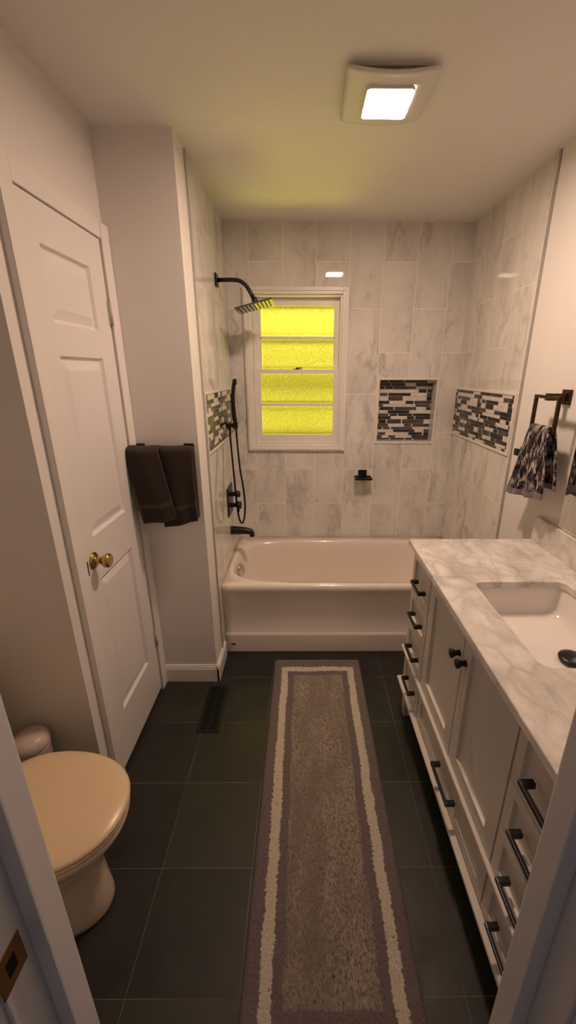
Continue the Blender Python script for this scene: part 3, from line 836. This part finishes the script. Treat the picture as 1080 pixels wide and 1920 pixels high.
def hand_towel(u, v):
    # v 0 front hem, .5 over the ring bar, 1 back hem
    L = .295
    w = abs(v-.5)*2                    # 0 at bar, 1 at hems
    front = v < .5
    z = 1.3865 - max(0, w-.06)*L*(1.0 if front else .93)
    yc = -1.168; s = u-.5
    wid = .130+.150*w
    y = yc+s*wid+(.016*w)
    # deep gather folds that open towards the hem
    fold = .012*math.sin(s*15+1.2)+.005*math.sin(s*38+v*3)
    off = .0115+.015*max(0, w-.06)**.5
    x = RX+(-off if front else off*.9)+fold*(.9 if front else .6)*min(1, .25+w)
    if w < .06: x = RX+(-1 if front else 1)*.0115*math.sin(w/.06*PI/2)+fold*.9*min(1, .25+w)*w/.06; z = 1.3865+.009*math.cos(w/.06*PI/2)
    z += w*(-.045*s + .010*math.exp(-((s+.10)/.05)**2) if front else .035)
    x = min(x, W-.012)
    return Vector((x, y, z))
ht = drape('hand_towel', 0, 0, hand_towel, .007, None, origin=(RX, -1.168, 1.10), mats=[M_pat, M_hem], hem=lambda v: 1 if v < .045 or v > .955 else 0, nv=90, nu=70)
tag(ht, 'black white and grey streaked hand towel bunched through the square ring', 'towel')

t = thing('robe_hook', 'small square black robe hook on the right wall beside the tile edge', 'hook', (W, -.925, 1.25))
mb = MB(); mb.box(W-.004, W+.008, -.945, -.905, 1.232, 1.268, .001); mb.tube([(W, -.925, 1.248), (W-.022, -.925, 1.248)], .006, 12); mb.build('base', M_black, t)
mb = MB(); mb.box(W-.034, W-.020, -.940, -.912, 1.234, 1.264, .002); mb.build('peg', M_black, t)

# ------------------------------------------------------------------ towel bar on the closet block with two dark towels
BARY, BARZ = -1.018, 1.268
t = thing('towel_bar', 'dark towel bar on the closet block under two charcoal towels', 'towel bar', (-.15, CY, BARZ))
mb = MB(); mb.tube([(-.285, BARY, BARZ), (-.015, BARY, BARZ)], .0075, 14); mb.build('rail', M_black, t)
for x in (-.262, -.045):
    mb = MB(); mb.box(x-.012, x+.012, BARY-.008, CY, BARZ-.012, BARZ+.012, .002); mb.box(x-.022, x+.022, CY-.008, CY, BARZ-.022, BARZ+.022, .002); mb.build('post', M_black, t)
def bar_towel(x0t, x1t, x0b, x1b, L, bulge, Lb, ph, skew):
    def f(u, v):
        w = abs(v-.5)*2; front = v < .5
        l = L if front else Lb
        x = (x0t+(x1t-x0t)*u)*(1-w)+(x0b+(x1b-x0b)*u)*w
        if not front: x = x0t+(x1t-x0t)*u
        d = bulge*(.75+.25*math.sin(u*PI))+.004*math.sin(u*11+ph+v*4)*w
        dy = -d if front else min(d*.7, .044)
        if w < .10:
            a = w/.10*PI/2
            return Vector((x, BARY+dy*math.sin(a), BARZ+.002+.0118*math.cos(a)+.001*math.sin(u*9+ph)))
        z = BARZ+.002-(w-.10)/.90*l+(skew*(u-.5) if front else 0)*w+.003*math.sin(u*7+ph)*w
        y = BARY+dy-(.006*math.sin(w*PI) if front else 0)
        return Vector((x, min(y, CY-.016), z))
    return f
band = lambda v: 1 if .098 < v < .122 or v < .012 else 0
o = drape('bath_towel', 0, 0, bar_towel(-.288, -.152, -.245, -.098, .312, .046, .30, .4, .022), .020, None, origin=(-.2, BARY, .95), mats=[M_towel, M_towel2], hem=band, nv=70, nu=20)
tag(o, 'left of two folded charcoal towels on the wall bar, slanting over the other', 'towel', 'charcoal towels on the bar')
o = drape('bath_towel', 0, 0, bar_towel(-.147, -.010, -.165, -.010, .332, .022, .31, 2.1, .03), .020, None, origin=(-.09, BARY, .93), mats=[M_towel, M_towel2], hem=band, nv=70, nu=20)
tag(o, 'right of two folded charcoal towels on the bar, beside the closet corner', 'towel', 'charcoal towels on the bar')

# ------------------------------------------------------------------ toilet, facing +x
def egg(xb, xf, hw, z, yc=-1.94, n=48, sq=2.15):
    pts = []; L = xf-xb; xc = xb+L*.42
    for k in range(n):
        a = 2*PI*k/n; c, s = math.cos(a), math.sin(a)
        rx = (xf-xc) if c > 0 else (xc-xb)
        e = 2/sq
        pts.append(Vector((xc+rx*math.copysign(abs(c)**e, c), yc+hw*math.copysign(abs(s)**e, s), z)))
    return pts
t = thing('toilet', 'bone coloured toilet with its lid closed in the left alcove', 'toilet', (-.35, -1.94, 0))
mb = MB()
mb.ring_loft([egg(-.62, -.142, .120, .001), egg(-.62, -.137, .123, .02), egg(-.61, -.140, .121, .05), egg(-.60, -.147, .115, .12), egg(-.58, -.150, .108, .18), egg(-.55, -.136, .116, .235),
              egg(-.53, -.100, .135, .29), egg(-.51, -.068, .160, .335), egg(-.50, -.050, .176, .365), egg(-.50, -.045, .181, .385), egg(-.50, -.050, .177, .394)])
mb.build('bowl', M_china, t)
mb = MB(); mb.ring_loft([egg(-.49, -.050, .178, .3945), egg(-.49, -.044, .183, .397), egg(-.49, -.043, .184, .405), egg(-.49, -.050, .178, .410)]); mb.build('seat', M_lid, t)
mb = MB()
mb.ring_loft([egg(-.485, -.048, .176, .4115), egg(-.485, -.041, .183, .414), egg(-.485, -.040, .185, .421), egg(-.485, -.048, .178, .428), egg(-.47, -.08, .150, .432), egg(-.42, -.16, .08, .4345)])
for s in (-1, 1): mb.tube([(-.487, -1.94+s*.05, .418), (-.487, -1.94+s*.09, .418)], .011, 12)
mb.build('lid', M_lid, t)
mb = MB(); mb.box(-.735, -.530, -2.145, -1.745, .37, .71, .03, 4); tk = mb.build('tank', M_china, t)
mb = MB(); mb.box(-.742, -.520, -2.155, -1.735, .7105, .745, .014, 3); mb.build('tank_lid', M_china, t)
mb = MB(); mb.tube([(-.530, -1.80, .655), (-.515, -1.80, .655)], .012, 14); mb.box(-.517, -.508, -1.87, -1.79, .647, .663, .003); mb.build('flush_lever', M_chrome, t)

# small bin behind the toilet
t = thing('waste_bin', 'small round pale waste bin between the toilet and alcove wall', 'waste bin', (-.515, -1.685, 0))
BX, BYY = -.480, -1.684
mb = MB(); mb.lathe((BX, BYY, .0), (0, 0, 1), [(.048, .001), (.050, .004), (.058, .36), (.059, .366)], 40); mb.build('body', M_bin, t)
mb = MB(); mb.lathe((BX, BYY, .367), (0, 0, 1), [(.059, 0), (.061, .005), (.060, .020), (.054, .034), (.040, .044), (.02, .049), (0, .050)], 40); mb.build('lid', M_bin, t)

# ------------------------------------------------------------------ light
# stand-in daylight and added unseen lamps on the far side of the frosted window
def area(name, loc, rot, size, energy, col, sy=None):
    l = bpy.data.lights.new(name, 'AREA'); l.size = size; l.energy = energy; l.color = col
    if sy: l.shape = 'RECTANGLE'; l.size_y = sy
    o = bpy.data.objects.new(name, l); COL.objects.link(o); o.location = loc; o.rotation_euler = rot; return o
def point(name, loc, energy, col, rad):
    l = bpy.data.lights.new(name, 'POINT'); l.energy = energy; l.color = col; l.shadow_soft_size = rad
    o = bpy.data.objects.new(name, l); COL.objects.link(o); o.location = loc
point('upper_pane_fill', (.44, .26, 2.24), 8, (1, .98, .9), .05)  # unseen lamp added close outside to brighten the upper panes
area('outdoor_daylight', (.45, .60, 2.60), (math.radians(-40), 0, 0), .35, 22, (1, .97, .95))
point('ceiling_glow_fill', (.40, 1.60, -.30), 330, (1, .94, .86), .42)  # unseen lamp added low outside to throw a glow onto the ceiling
w = bpy.data.worlds.new('world'); S.world = w; w.use_nodes = True
w.node_tree.nodes['Background'].inputs[0].default_value = (.76, .68, .70, 1)
w.node_tree.nodes['Background'].inputs[1].default_value = .13

# ------------------------------------------------------------------ camera (solved from the photograph)
f, cx, cy, cz_, pit, yaw, rol, ppx, ppy = 765.14, .4644, -2.7639, 1.5902, 19.031, .4448, .161, 575.5, 961.3
cam = bpy.data.cameras.new('camera'); co = bpy.data.objects.new('camera', cam); COL.objects.link(co)
cam.sensor_fit = 'VERTICAL'; cam.sensor_height = 36; cam.sensor_width = 36*1080/1920
cam.lens = f/1920*36
cam.shift_x = -(ppx-540)/1920; cam.shift_y = (ppy-960)/1920
cam.clip_start = .01
p, y, r = map(math.radians, (pit, yaw, rol))
F = Vector((math.sin(y)*math.cos(p), math.cos(y)*math.cos(p), -math.sin(p)))
R = Vector((math.cos(y), -math.sin(y), 0)); U = R.cross(F)
R2 = R*math.cos(r)+U*math.sin(r); U2 = -R*math.sin(r)+U*math.cos(r)
co.matrix_world = Matrix(((R2.x, U2.x, -F.x, cx), (R2.y, U2.y, -F.y, cy), (R2.z, U2.z, -F.z, cz_), (0, 0, 0, 1)))
S.camera = co
S.view_settings.view_transform = 'Standard'; S.view_settings.look = 'None'; S.view_settings.gamma = 1
S.view_settings.exposure = 0; S.view_settings.use_curve_mapping = False
S.cycles.use_denoising = True
S.cycles.max_bounces = 10; S.cycles.diffuse_bounces = 6
